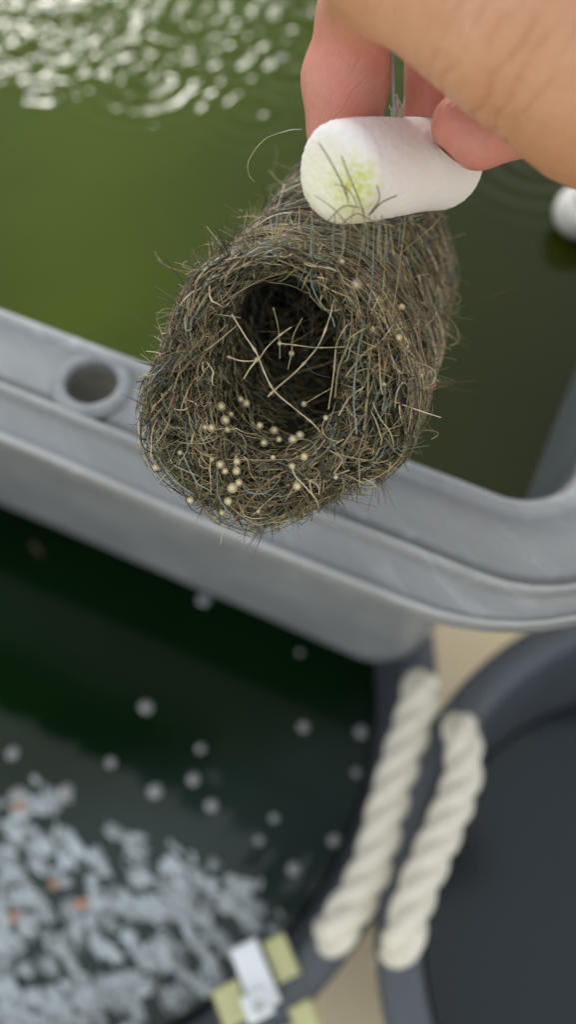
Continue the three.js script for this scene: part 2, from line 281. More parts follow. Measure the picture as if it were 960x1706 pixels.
// ---------------------------------------------------------------- rope handles
const ropeTex = texture(256, (u, v) => { const b = .88 + .09 * tn(u, v, 8, 3, 4) + .05 * tn(u, v, 60, 6, 2); return [b * .99, b * .965, b * .89]; }, true);
const ropeMat = std({ map: ropeTex, roughness: .85, bumpMap: ropeTex, bumpScale: .0006 });
function rope(label, pix, r, Y) {
  const t = thing('rope_handle', label, 'rope');
  const top = pix.map(([x, y]) => onPlane(x, y, Y));
  const a = top[0], b = top.at(-1), dirA = a.clone().sub(top[1]).normalize(), dirB = b.clone().sub(top.at(-2)).normalize();
  const down = new THREE.Vector3(0, -1, 0);
  const pts = [a.clone().addScaledVector(dirA, .006).addScaledVector(down, .05), a.clone().addScaledVector(dirA, .005).addScaledVector(down, .014), ...top, b.clone().addScaledVector(dirB, .005).addScaledVector(down, .014), b.clone().addScaledVector(dirB, .006).addScaledVector(down, .05)];
  const cv = new THREE.CatmullRomCurve3(pts, false, 'centripetal'), L = cv.getLength(), pitch = r * 5.0, M = 150;
  const fr = cv.computeFrenetFrames(M, false);
  for (let k = 0; k < 3; k++) {
    const P = []; for (let i = 0; i <= M; i++) { const c = cv.getPointAt(i / M), q = i / M * L / pitch * 6.2832 + k * 2.0944; P.push(c.addScaledVector(fr.normals[i], Math.cos(q) * r * .48).addScaledVector(fr.binormals[i], Math.sin(q) * r * .48)); }
    const g = tube(P, r * .56, 12, M * 2), n = M * 2 + 1, uv = []; for (let i = 0; i < n; i++) for (let s = 0; s < 12; s++) uv.push(s / 12 * .8, i / n * 12);
    g.setAttribute('uv', new THREE.Float32BufferAttribute(uv, 2)); mesh('strand', g, ropeMat, t);
  }
}
rope('thick white twisted rope handle on the foamy tub, the left of two', [[702, 1150], [690, 1200], [662, 1290], [640, 1370], [622, 1440], [590, 1505], [566, 1540]], .0106, TUB + .0107);
rope('thick white twisted rope handle on the foamless tub, the right of two', [[770, 1222], [772, 1290], [744, 1370], [714, 1440], [690, 1500], [674, 1560]], .0097, TUB + .024);

// ---------------------------------------------------------------- clip on the tub's rim
{
  const c = thing('hose_clip', 'pale yellow and white plastic clip straddling the foamy tub rim', 'clip');
  const yl = phys({ color: lin(.62, .62, .30), roughness: .35, transmission: .15, thickness: 0 }), wh = phys({ color: lin(.78, .82, .84), roughness: .3 });
  const base = onPlane(440, 1662, TUB), th = -.87;      // long axis across the rim
  const ax = new THREE.Vector3(Math.cos(th) * 0 + .42, 0, .9).normalize(), side = new THREE.Vector3(.9, 0, -.42).normalize();
  const box = (l, w, h, ofA, ofS, ofY, m, name, bev = .002) => {
    const s = new THREE.Shape(); const a = l / 2 - bev, b = w / 2 - bev; s.moveTo(-a, -b - bev * 0); s.lineTo(a, -b); s.lineTo(a, b); s.lineTo(-a, b); s.closePath();
    const g = new THREE.ExtrudeGeometry(s, { depth: Math.max(.0002, h - 2 * bev), bevelEnabled: true, bevelThickness: bev, bevelSize: bev, bevelSegments: 3 });
    const M = new THREE.Matrix4().makeBasis(ax, side, new THREE.Vector3(0, 1, 0)); M.setPosition(base.clone().addScaledVector(ax, ofA).addScaledVector(side, ofS).add(new THREE.Vector3(0, ofY, 0))); g.applyMatrix4(M); return mesh(name, g, m, c);
  };
  box(.018, .014, .010, -.004, -.0150, -.002, yl, 'jaw');
  box(.020, .012, .010, -.012, .0145, -.004, yl, 'jaw');
  box(.016, .012, .010, .017, .0140, -.006, yl, 'jaw');
  box(.030, .014, .010, -.010, 0, .004, wh, 'bracket', .002);
  const kn = box(.012, .013, .008, .002, -.004, .012, wh, 'catch', .002);
  box(.005, .005, .003, .003, -.0035, .019, phys({ color: lin(.45, .48, .46), roughness: .4 }), 'catch_slot', .0009);
  box(.014, .016, .008, .022, -.004, .000, wh, 'bracket', .002);
}

// ---------------------------------------------------------------- white foam ring floating in the bin
{
  const p = onPlane(970, 352, WATER + .012), lp = [];
  for (let i = 0; i <= 20; i++) { const a = i / 20 * 6.2832; lp.push(new THREE.Vector2(.0085 + .0048 * Math.cos(a), .0085 * Math.sin(a) * (Math.abs(Math.sin(a)) > .8 ? .96 : 1))); }
  const g = new THREE.LatheGeometry(lp, 40), P = g.attributes.position; for (let i = 0; i < P.count; i++) { const x = P.getX(i), y = P.getY(i), z = P.getZ(i), k = 1 + .03 * N3(x * 600, y * 600, z * 600); P.setXYZ(i, x * k, y * k, z * k); } g.computeVertexNormals();
  const m = mesh('foam_ring', g, std({ color: lin(.80, .78, .70), roughness: .8 })); m.position.copy(p); m.rotation.set(.35, 0, -.2); tag(m, 'small white foam ring in the green water at the right edge', 'foam ring');
}

// ---------------------------------------------------------------- white foam float
const FL = { a: cam(549, 289, .190), b: cam(746, 271, .222), r: .0109 };
const fa = camVec(...FL.a), fb = camVec(...FL.b);
{
  const ax = fb.clone().sub(fa), L = ax.length() + .002; ax.normalize();
  const prof = [], e = .0045, r = FL.r;                  // rounded end, gently worn barrel
  for (let i = 0; i <= 26; i++) { const t = i / 26; prof.push([t * (r - e), 0]); }
  for (let i = 1; i <= 12; i++) { const a = i / 12 * Math.PI / 2; prof.push([r - e + e * Math.sin(a), e - e * Math.cos(a)]); }
  for (let i = 1; i < 70; i++) prof.push([r * (1 + .015 * Math.sin(i * .1)), e + (L - 2 * e) * i / 70]);
  for (let i = 0; i <= 12; i++) { const a = i / 12 * Math.PI / 2; prof.push([r - e + e * Math.cos(a), L - e + e * Math.sin(a)]); }
  for (let i = 1; i <= 14; i++) prof.push([(r - e) * (1 - i / 14), L]);
  const g = new THREE.LatheGeometry(prof.map(([x, y]) => new THREE.Vector2(Math.max(x, 1e-6), y)), 170);
  g.applyQuaternion(new THREE.Quaternion().setFromUnitVectors(new THREE.Vector3(0, 1, 0), ax)); g.translate(fa.x, fa.y, fa.z);
  g.computeVertexNormals();
  const bead = (x, y, z) => {                            // pressed polystyrene beads: distance to the nearest cell point
    const s = 900; x *= s; y *= s; z *= s; const i = Math.floor(x), j = Math.floor(y), k = Math.floor(z); let m = 9;
    for (let a = -1; a < 2; a++) for (let b = -1; b < 2; b++) for (let c = -1; c < 2; c++) { const h = Math.sin((i + a) * 127.1 + (j + b) * 311.7 + (k + c) * 74.7) * 43758.5453, f = h - Math.floor(h), h2 = h * 1.7 + 3.1, f2 = h2 - Math.floor(h2), h3 = h * 2.3 + 1.7, f3 = h3 - Math.floor(h3); m = Math.min(m, (i + a + f - x) ** 2 + (j + b + f2 - y) ** 2 + (k + c + f3 - z) ** 2); }
    return Math.sqrt(m);
  };
  const P = g.attributes.position, Nn = g.attributes.normal;
  for (let i = 0; i < P.count; i++) {
    const x = P.getX(i), y = P.getY(i), z = P.getZ(i), endness = sstep(.012, .002, new THREE.Vector3(x, y, z).sub(fa).dot(ax));
    const d = -(.00012 + .00016 * endness) * bead(x, y, z) + .0002 * N3(x * 120, y * 120, z * 120) + .00012 * N3(x * 700, y * 700, z * 700) - .00018 * endness * Math.max(0, N3(x * 330, y * 330, z * 330));
    P.setXYZ(i, x + Nn.getX(i) * d, y + Nn.getY(i) * d, z + Nn.getZ(i) * d);
  }
  g.computeVertexNormals();
  const s1 = at(590, 318, .190), s2 = at(522, 300, .190), s3 = at(562, 345, .190), fwd = camVec(0, 0, -1).sub(camVec(0, 0, 0));
  const flat = (p, q) => { const v = p.clone().sub(q), f = v.dot(fwd); return f > .008 ? 1 : Math.sqrt(Math.max(0, v.lengthSq() - f * f)); };
  paint(g, (x, y, z) => {                                // yellow-green algae stain on the near end
    const p = new THREE.Vector3(x, y, z), n = .5 + .5 * N3(x * 900, y * 900, z * 900), m = fbm(x * 260, y * 260, z * 260, 3);
    const k1 = sstep(.0070, .0005, flat(p, s1) + .0026 * m) * (.3 + .8 * sstep(.3, .62, n)), k2 = sstep(.014, .001, Math.min(flat(p, s2), flat(p, s3)) + .003 * m) * .8 * (.4 + .6 * n);
    let c = [.84, .83, .83]; c = c.map((v, i) => mix(v, [.76, .75, .42][i], k2)); c = c.map((v, i) => mix(v, [.58, .63, .13][i], k1 * .95)); return c;
  });
  tag(mesh('foam_float', g, std({ vertexColors: true, roughness: .75 })), 'white foam cylinder float with yellow green stain on its near end', 'float');
}

// ---------------------------------------------------------------- fibre nest: a tube of matted root fibre hanging under the float
const nest = thing('fibre_nest', 'brown matted fibre tube dotted with eggs, hanging under the white float', 'nest');
const MC = cam(468, 642, .2085), RC = cam(590, 432, .262);
const ROUT = (th, s) => { const b = .0308 + .0014 * Math.cos(3 * th + 1) + .0010 * Math.cos(5 * th + 2.1); return b * mix(1, .97, s) + .0021 * Math.exp(-Math.pow((((th + 6.2832) % 6.2832) - 4.15) / .75, 2)) * (1 - s) + .0014 * N3(Math.cos(th) * 2.6 + 3, Math.sin(th) * 2.6, s * 5) + .0006 * N3(Math.cos(th) * 7, Math.sin(th) * 7 + 2, s * 12); };
const HOLE = [-.0008, .0044];                            // the hole sits a little above the mouth's centre
function nestPoint(s, th, w) {                           // camera axes: s along the tube, th round it, w -1 inside .. 1 outside
  const k = clamp(s, 0, 1), ext = s - k;
  const c = [0, 1, 2].map((i) => mix(MC[i], RC[i], s));
  const sag = -.004 * Math.sin(Math.PI * k); c[1] += sag;
  const ang = mix(.10, .62, sstep(0, .9, k)), e2 = [0, Math.cos(ang), Math.sin(ang)];
  const ro = ROUT(th, k), ri0 = Math.hypot(.0154 * Math.cos(th), .0212 * Math.sin(th)), ri = mix(ri0, .021, sstep(0, .5, k)), t = (w + 1) / 2, R = mix(ri, ro, t);
  const off = 1 - t; const hx = HOLE[0] * off, hy = HOLE[1] * off * (1 - k);
  const front = (1 - sstep(0, .13, k)) * .0075 * Math.sqrt(Math.max(0, 1 - Math.min(1, Math.abs(w)) ** 2));   // rounded lip
  return [c[0] + hx + R * Math.cos(th), c[1] + hy + R * Math.sin(th) * e2[1], c[2] + R * Math.sin(th) * e2[2] + front];
}
const NP = (s, th, w) => camVec(...nestPoint(s, th, w));
const fibreMat = phys({ vertexColors: true, roughness: .42, specularIntensity: .9, clearcoat: .25, clearcoatRoughness: .3 });
const PAL = [[.065, .052, .028], [.16, .13, .065], [.27, .215, .105], [.15, .15, .085], [.40, .33, .18], [.56, .48, .30], [.22, .25, .21], [.18, .26, .27], [.030, .027, .020], [.28, .26, .10], [.27, .16, .085]];
const PW = [.16, .16, .15, .12, .11, .08, .05, .022, .08, .04, .028];
function pick() { let x = rnd(); for (let i = 0; i < PW.length; i++) { x -= PW[i]; if (x < 0) return PAL[i]; } return PAL[0]; }
const BUF = { P: [], N: [], C: [], I: [], n: 0 };
function addStrand(pts, r, col, segs) {
  const g = tube(pts, (t) => r * (1 - .55 * t * t), 3, segs, false), n = g.attributes.position.count, p = g.attributes.position.array, q = g.attributes.normal.array;
  for (let i = 0; i < n * 3; i++) { BUF.P.push(p[i]); BUF.N.push(q[i]); }
  for (let i = 0; i < n; i++) { const k = 1 + .12 * Math.sin(i * .8); BUF.C.push(col[0] * k, col[1] * k, col[2] * k); }
  for (const i of g.index.array) BUF.I.push(i + BUF.n); BUF.n += n;
}
const tint = () => { const c = pick(), k = rr(.45, 1.75); return c.map((v) => v * k); };
function wallStrand(s0, th0, w0, psi, L, curl, wob, r, lum = 1) {
  const pts = [], m = 6; let s = s0, th = th0, w = w0, a = psi, da = gauss() * curl, dw = gauss() * wob;
  for (let i = 0; i < m; i++) {
    pts.push(NP(Math.max(s, -.05), th, clamp(w, -1.12, 1.14)));
    const st = L / (m - 1); th += st * Math.cos(a) / .029; s += st * Math.sin(a) / .086; w += dw / (m - 1); a += da / (m - 1) + gauss() * curl * .25; dw += gauss() * wob * .4;
  }
  addStrand(pts, r, tint().map((v) => v * lum), 7);
}
const messy = (th) => .35 + .75 * sstep(.2, -.7, Math.cos(th - .5));        // combed on the right, tangled at the left and below
for (let i = 0; i < 3400; i++) { const th = rr(0, 6.2832); wallStrand(rr(-.01, .06), th, rr(-.95, 1.0), gauss() * messy(th) * 1.1 + (rnd() < .5 ? 3.1416 : 0), rr(.004, .017), 1.2, .5, rr(.00009, .00024)); }       // the mouth's lip
for (let i = 0; i < 4600; i++) { const s = Math.pow(rnd(), 1.2), th = rr(0, 6.2832); wallStrand(s, th, 1 - .12 * rnd() * rnd() + rr(-.02, .10), gauss() * (.6 + .3 * s) * messy(th) + (rnd() < .5 ? 3.1416 : 0), rr(.007, .025), .7, .16, rr(.00009, .00023)); }   // outside
for (let i = 0; i < 2300; i++) wallStrand(rr(0, .95), rr(0, 6.2832), -1 + .25 * rnd() * rnd(), gauss() * .9 + (rnd() < .5 ? 3.1416 : 0), rr(.006, .020), 1.0, .3, rr(.00009, .00019), 1.25);      // inside, colour raised to look lit
for (let i = 0; i < 2400; i++) {                          // short cut ends that stand out
  const lip = rnd() < .62, th = rnd() < .6 ? rr(2.2, 5.6) : rr(0, 6.2832), s = lip ? rr(0, .05) : rr(.05, 1), w = lip ? rr(-.6, 1) : 1;
  const p = nestPoint(s, th, w), o = [p[0] - mix(MC[0], RC[0], s), p[1] - mix(MC[1], RC[1], s), lip ? .022 : .004 + gauss() * .01], l = Math.hypot(...o), L = rr(.0015, .006);
  const d = o.map((v) => v / l * .8 + gauss() * .7), pts = [0, .5, 1].map((t) => camVec(...p.map((v, j) => v + d[j] * L * (t - .25) + gauss() * .0003)));
  addStrand(pts, rr(.00008, .00017), tint(), 3);
}
for (let i = 0; i < 750; i++) wallStrand(Math.pow(rnd(), 1.5), rr(0, 6.2832), rr(1.0, 1.12), rr(0, 6.2832), rr(.005, .018), 1.6, .35, rr(.00007, .00015), 1.15);   // loose outer tangle
for (let i = 0; i < 75; i++) {                           // tufts that have come loose together
  const lip = rnd() < .6, th = rr(1.6, 6.4), s = lip ? rr(0, .05) : rr(.05, .8), p = nestPoint(s, th, lip ? rr(-.3, 1) : 1), o = [Math.cos(th) * .8 + gauss() * .5, Math.sin(th) * .8 + gauss() * .5, gauss() * .5 + .3], n = 6 + Math.floor(rnd() * 9), L = rr(.003, .008), col = tint();
  for (let k = 0; k < n; k++) { const e = o.map((v) => v + gauss() * .35), b = [gauss(), gauss(), gauss()].map((v) => v * L * .25); addStrand([0, .35, .7, 1].map((t) => camVec(...p.map((v, j) => v + e[j] * L * (t - .35) + b[j] * t * t))), rr(.00007, .00014), col.map((v) => v * rr(.7, 1.3)), 5); }
}
for (let i = 0; i < 420; i++) {                          // curls
  const th = rr(0, 6.2832), s = rnd() < .6 ? rr(0, .06) : rr(.05, .8), w = s < .06 ? rr(-.8, 1) : 1.02, c = nestPoint(s, th, w), R = rr(.0015, .005), ph = rr(0, 6.28), sweep = rr(1.5, 4.5);
  const ta = [gauss(), gauss(), gauss() * .35], tb = [gauss(), gauss(), gauss() * .35], na = Math.hypot(...ta), nb = Math.hypot(...tb), pts = [];
  for (let k = 0; k < 7; k++) { const a = ph + sweep * k / 6; pts.push(camVec(...c.map((v, j) => v + R * (Math.cos(a) * ta[j] / na + Math.sin(a) * tb[j] / nb) + (j === 2 ? .0008 : 0)))); }
  addStrand(pts, rr(.00007, .00014), tint(), 9);
}
for (let i = 0; i < 700; i++) {                          // dark tangle that closes the back of the tube
  const s = rr(.55, .95), c = nestPoint(s, 0, -1).map((v, j) => mix(MC[j], RC[j], s)), pts = []; let p = [c[0] + gauss() * .010, c[1] + gauss() * .010, c[2] + gauss() * .010]; const d = [gauss(), gauss(), gauss()];
  for (let k = 0; k < 4; k++) { pts.push(camVec(...p)); p = p.map((v, j) => v + d[j] * .003 + gauss() * .0012); }
  addStrand(pts, rr(.0001, .0002), tint(), 4);
}
{
  const g = new THREE.BufferGeometry(); g.setAttribute('position', new THREE.Float32BufferAttribute(BUF.P, 3)); g.setAttribute('normal', new THREE.Float32BufferAttribute(BUF.N, 3)); g.setAttribute('color', new THREE.Float32BufferAttribute(BUF.C, 3)); g.setIndex(BUF.I);
  const m = mesh('fibre_mat', g, fibreMat, nest); m.userData.kind = 'stuff';
  // near-black core added to block light, seen only as dark gaps between strands
  const P = [], I = [], nt = 120, ns = 30;
  const prof = []; for (let i = 0; i <= ns; i++) prof.push([mix(1, .03, i / ns), .90]); for (let i = 1; i < 10; i++) prof.push([.015, mix(.9, -.85, i / 10)]); for (let i = 0; i <= ns; i++) prof.push([mix(.03, 1, i / ns), -.88]);
  for (const [s, w] of prof) for (let k = 0; k <= nt; k++) { const th = k / nt * 6.2832, q = nestPoint(s, th, w), e = .0009 * fbm(Math.cos(th) * 6, Math.sin(th) * 6, s * 16 + w * 3, 3); const p = camVec(q[0] + e * Math.cos(th), q[1] + e * Math.sin(th), q[2] - .0016 + e); P.push(p.x, p.y, p.z); }
  const c0 = P.length / 3, bc = camVec(...[0, 1, 2].map((j) => mix(MC[j], RC[j], .96)));
  for (let i = 0; i < prof.length - 1; i++) for (let k = 0; k < nt; k++) { const a = i * (nt + 1) + k, b = a + 1, c = a + nt + 1, d = c + 1; I.push(a, b, c, b, d, c); }
  P.push(bc.x, bc.y, bc.z); const last = (prof.length - 1) * (nt + 1); for (let k = 0; k < nt; k++) I.push(last + k, last + k + 1, c0);
  const q = new THREE.BufferGeometry(); q.setAttribute('position', new THREE.Float32BufferAttribute(P, 3)); q.setIndex(I); q.computeVertexNormals();
  mesh('dark_core', q, std({ color: lin(.022, .019, .012), roughness: 1 }), nest);
}
// single strands the eye can follow, each a part; coordinates in the picture, with depth
const Z = (x, y) => [220 + .6042 * x, 300 + .6042 * y], Y = (x, y) => [380 + .3125 * x, 200 + .3125 * y];
const tanC = [.42, .34, .20], oliveC = [.22, .19, .09], blueC = [.17, .20, .17], darkC = [.07, .062, .05], brownC = [.20, .12, .07];
function fibre(list, map, d0, d1, r, c, knots = 0) {
  r *= .8; const pts = list.map(([x, y], i) => at(...map(x, y), mix(d0, d1, i / (list.length - 1)) + .0006 * Math.sin(i * 2.3 + x)));
  const g = tube(pts, (t) => r * (1 - .3 * t) * (knots ? 1 + 1.1 * Math.pow(Math.max(0, Math.sin(t * knots * 3.1416 + x0(list))), 14) : 1), 6, list.length * 9);
  paint(g, (x, y, z) => { const k = 1 + .5 * N3(x * 400, y * 400, z * 400); return c.map((v) => v * k); });
  return mesh('fibre', g, fibreMat, nest);
}
const x0 = (l) => l[0][0] * .1;
const F = (l, d0 = .2035, d1 = d0, r = .00024, c = tanC, k = 0) => fibre(l, Z, d0, d1, r, c, k);
F([[275, 370], [312, 430], [345, 480], [365, 530], [392, 580], [455, 635], [500, 672], [520, 695]], .203, .2, .00026, [.48, .40, .26], 7);
F([[375, 597], [392, 580], [450, 530], [490, 488], [515, 455], [545, 380], [558, 330]], .202, .2, .00026, tanC, 6);
F([[262, 486], [300, 498], [345, 495], [372, 462], [405, 430], [440, 405]], .203, .202, .00024, tanC, 5);
F([[345, 495], [325, 520], [308, 548]], .202, .201, .00026, [.5, .44, .22]);
F([[390, 352], [402, 400], [407, 450], [408, 492]], .203, .203, .0002, oliveC, 4);
F([[404, 450], [450, 455], [510, 462], [585, 460]], .203, .2, .00017, tanC, 5);
F([[470, 380], [445, 430], [440, 478], [430, 522]], .203, .203, .00024, oliveC, 3);
F([[474, 618], [510, 597], [556, 570]], .208, .204, .00014, tanC, 7);
F([[495, 480], [482, 505], [500, 530], [545, 545]], .208, .206, .00013, darkC);
F([[562, 470], [556, 540], [542, 632]], .2, .199, .00024, tanC);
F([[62, 197], [84, 230], [120, 247], [180, 253], [245, 247]], .206, .206, .00024, brownC, 3);
F([[326, 182], [322, 150], [343, 121], [360, 130], [364, 170]], .214, .214, .0002, [.30, .26, .17]);
F([[640, 545], [690, 513], [735, 498], [780, 503], [820, 515], [838, 535], [826, 563], [790, 562], [782, 545]], .207, .212, .0002, tanC, 3);
F([[795, 505], [788, 560], [775, 590], [738, 670]], .21, .208, .00019, tanC);
F([[848, 380], [862, 415], [895, 441]], .225, .225, .00016, [.26, .25, .18]);
F([[745, 690], [735, 720], [722, 738], [735, 742]], .206, .206, .00015, [.22, .22, .16]);
F([[635, 822], [660, 832], [682, 852]], .2, .2, .00014, tanC);
F([[10, 557], [28, 553], [46, 542]], .206, .206, .00028, darkC);
F([[497, 112], [494, 200], [492, 260], [500, 300], [520, 340], [550, 375], [560, 405]], .1985, .202, .0003, blueC, 4);
F([[66, 435], [80, 462]], .205, .205, .00015, darkC); F([[155, 295], [165, 325]], .206, .206, .00015, darkC);
F([[440, 790], [450, 815], [475, 842], [508, 880]], .199, .199, .00022, [.5, .46, .3]);
F([[260, 770], [360, 772], [470, 768]], .202, .202, .0001, tanC);
F([[420, 760], [432, 735], [462, 715], [500, 725], [508, 760], [490, 790]], .2, .2, .00016, [.2, .16, .1]);
F([[545, 745], [580, 770], [560, 810], [600, 800]], .199, .199, .0002, tanC); F([[490, 830], [495, 860], [510, 885], [515, 905]], .199, .199, .00018, [.4, .38, .28]);
F([[330, 880], [360, 845], [400, 815], [430, 800]], .199, .199, .00022, brownC); F([[280, 940], [320, 890], [350, 850]], .2, .2, .00022, brownC);
F([[560, 600], [570, 520], [600, 440], [610, 330], [640, 150]], .2, .199, .00026, oliveC); F([[640, 690], [650, 600], [655, 500], [690, 330], [700, 150]], .2, .2, .00026, oliveC, 5);
F([[700, 640], [695, 560], [710, 430], [730, 300], [755, 100]], .203, .202, .00026, [.25, .2, .1]); F([[620, 700], [612, 600], [625, 470], [660, 300], [668, 110]], .199, .198, .00028, blueC);
F([[590, 540], [640, 480], [690, 440], [720, 400]], .199, .2, .0002, tanC); F([[660, 640], [690, 560], [700, 500]], .2, .2, .0002, blueC);
F([[600, 540], [650, 520], [720, 545]], .199, .2, .0002, oliveC); F([[570, 650], [600, 600], [640, 570]], .199, .199, .0002, tanC);
F([[130, 350], [200, 365], [270, 375], [300, 380]], .204, .203, .0002, [.3, .31, .22]); F([[120, 550], [160, 500], [230, 450], [290, 400]], .203, .203, .00024, [.33, .29, .15]);
F([[150, 330], [230, 270], [330, 215], [430, 190]], .206, .205, .00026, oliveC); F([[170, 400], [260, 330], [370, 270], [470, 245]], .204, .204, .00026, [.26, .2, .12]); F([[300, 210], [400, 180], [520, 170], [600, 185]], .206, .204, .00024, oliveC);
F([[75, 470], [120, 430], [190, 380], [280, 300]], .205, .205, .00024, brownC); F([[110, 590], [150, 640], [165, 700]], .203, .202, .0002, brownC); F([[60, 640], [90, 700], [100, 760]], .205, .204, .0002, brownC); F([[160, 670], [180, 720], [195, 770], [215, 790]], .202, .201, .00018, tanC);
F([[520, 345], [545, 360], [590, 350], [615, 320]], .201, .2, .00024, oliveC, 4); F([[560, 305], [590, 310], [620, 300]], .2, .199, .00028, [.4, .36, .18]);
const Q = (l, d0, d1, r = .0002, c = darkC) => fibre(l, Y, d0, d1, r, c);   // strands that stand up in front of the float
Q([[640, 420], [590, 300], [530, 190], [483, 120]], .1845, .1815, .00022); Q([[725, 500], [690, 400], [640, 280], [605, 190]], .1845, .1825, .00022); Q([[690, 450], [640, 370], [570, 340]], .1845, .183, .00015);
Q([[640, 445], [630, 340]], .184, .183, .00017); Q([[750, 510], [808, 420], [795, 350]], .1865, .186, .0002); Q([[760, 500], [820, 440], [900, 403]], .1865, .1885, .00022);
Q([[640, 560], [560, 470], [460, 400]], .1855, .183, .00018, [.14, .17, .14]); Q([[700, 465], [620, 460], [540, 530], [500, 570]], .1845, .187, .0002); Q([[380, 590], [430, 520], [460, 475]], .197, .195, .0002, oliveC); Q([[345, 585], [370, 490]], .2, .199, .00018, oliveC);
Q([[395, 50], [340, 52], [290, 65], [200, 100], [130, 180], [105, 240], [115, 300], [140, 330]], .2, .21, .00011, [.42, .44, .38]);
Q([[600, 560], [690, 500], [780, 540], [860, 545]], .188, .19, .0002, oliveC);
for (let i = 0; i < 26; i++) { const x = rr(560, 930), y = rr(520, 640); Q([[x, y + 120], [x + rr(-12, 12), y + 40], [x + rr(-30, 30), y - rr(10, 70)]], .1915, .1885, rr(.00012, .0002), [oliveC, blueC, darkC, [.28, .25, .15]][i % 4]); }

// ---------------------------------------------------------------- fish eggs on the fibres
{
  const shellMat = phys({ color: lin(.98, .93, .70), roughness: .06, transmission: .78, thickness: 0, specularIntensity: 1, clearcoat: 1, clearcoatRoughness: .1 });
  const yolkMat = phys({ color: lin(.70, .60, .33), roughness: .35 });
  const G = new THREE.SphereGeometry(1, 20, 14), Yk = new THREE.SphereGeometry(.5, 14, 10);
  let proto;
  const egg = (x, y, d, r, label, group) => {
    let e; if (!proto) { e = proto = thing('fish_egg', label, 'egg'); mesh('shell', G, shellMat, e); const k = mesh('yolk', Yk, yolkMat, e); k.position.set(0, -.12, 0); } else { e = proto.clone(); e.name = numbered('fish_egg'); scene.add(e); }
    e.position.copy(at(x, y, d + .0007)); e.scale.setScalar(r * (.78 + .16 * Math.sin(x * 3.1 + y)) / FOC * d); e.rotation.set(.55 + .8 * Math.sin(x * 1.7), y, .8 * Math.sin(y * 2.3 + x)); e.userData = { label, category: 'egg' }; if (group) e.userData.group = group;
  };
  const one = [
    [670, 511, .2005, 8, 'pale round egg on the outer right wall, upper of two'], [665, 562, .200, 8, 'pale round egg on the outer right wall, lower of two'], [553, 459, .2, 8, 'yellow egg at the top right of the dark mouth'], [570, 436, .2, 8, 'amber egg highest under the float'], [593, 475, .1985, 11, 'fat amber egg on upright strands right of the mouth'],
    [428, 599, .2015, 6, 'tiny egg on the left junction of crossed strands in the mouth'], [466, 572, .2025, 6, 'tiny egg on the upper strand crossing in the mouth'], [486, 589, .2025, 7, 'long pale egg hanging from a strand inside the mouth'], [457, 651, .2015, 5, 'tiny bead egg at the centre of the X of strands'],
    [433, 709, .2075, 8, 'pale ringed egg alone in the dark lower mouth'], [488, 732, .203, 8.5, 'bright ringed egg at the mouth floor, right of the lone one'], [455, 762, .201, 7.5, 'orange egg on the lower lip at its middle'], [507, 761, .1995, 7.5, 'pale egg on the lower lip beside a loop of fibre'], [487, 777, .199, 8, 'bright egg just below the loop of fibre on the lower lip'], [495, 810, .199, 8, 'amber egg low on the lower lip, right side'],
    [300, 754, .2015, 6.5, 'small ringed egg on the left lip'], [259, 779, .204, 9, 'yellow egg at the outer left edge of the nest'], [317, 833, .203, 8, 'white ringed egg at the lower left edge of the nest'], [370, 854, .2035, 6, 'amber egg nearest the bottom of the nest'], [379, 716, .2045, 8, 'ringed egg at the left of the mouth floor'], [702, 625, .209, 7, 'egg caught in a wire thin loop at the right edge'], [507, 673, .21, 6, 'dim egg deep inside the mouth at the right'], [543, 696, .201, 8, 'golden egg at the right corner of the mouth']];
  for (const a of one) egg(...a);
  const low = 'eggs clustered on the lower left lip', deep = 'eggs inside the mouth of the nest', rim = 'eggs scattered on the wall of the nest';
  for (const [x, y, d, r, l] of [[380, 835, .2, 8, 'amber egg lowest in the lower left lip cluster'], [387, 813, .199, 10, 'largest yellow egg of the lower left lip cluster'], [395, 769, .2, 7, 'egg at the upper right end of the lower left lip cluster'], [353, 765, .201, 7, 'pale egg at the left end of the lower left lip cluster'], [367, 774, .2, 8, 'egg just right of the cluster\'s left end egg on the lip'], [375, 785, .1995, 8, 'middle egg of the lower left lip cluster'], [394, 785, .1995, 8, 'egg under the upper right egg of the lip cluster'], [341, 712, .202, 8, 'left egg of a touching pair on the inner left lip'], [352, 713, .202, 8, 'right egg of a touching pair on the inner left lip'], [398, 804, .199, 7, 'small egg touching the largest yellow egg of the lip cluster']]) egg(x, y, d, r, l, low);
  for (const [x, y, d, r, l] of [[401, 665, .212, 9, 'dull egg highest on the left inside the dark mouth'], [368, 677, .208, 9, 'dull egg on the inner left wall of the mouth'], [440, 738, .2075, 9, 'dull egg below the lone pale ringed egg in the mouth'], [465, 732, .2075, 8, 'dull egg left of the bright ringed floor egg'], [457, 717, .211, 11, 'big dull egg right of the lone pale ringed egg'], [385, 690, .21, 8, 'dull egg on the inner left wall, just above a ringed egg'], [410, 672, .213, 8, 'deep dull egg beside the highest left egg in the mouth'], [375, 700, .206, 10, 'large dull egg left of the mouth floor'], [500, 725, .206, 9, 'dull egg touching the bright ringed floor egg']]) egg(x, y, d, r, l, deep);
  for (const [x, y, d, r, l] of [[622, 548, .199, 7, 'small egg among upright strands on the right lip'], [640, 640, .2005, 6.5, 'small egg low on the outer right wall'], [560, 795, .2, 7, 'pale egg at the lower right of the lip'], [296, 640, .2025, 7, 'amber egg half way up the left lip'], [330, 540, .2035, 6.5, 'small egg at the upper left of the lip'], [523, 420, .2035, 6.5, 'egg in the brown strands under the float, left of the amber one'], [430, 852, .2015, 6.5, 'amber egg at the very bottom of the lip']]) egg(x, y, d, r, l, rim);
}

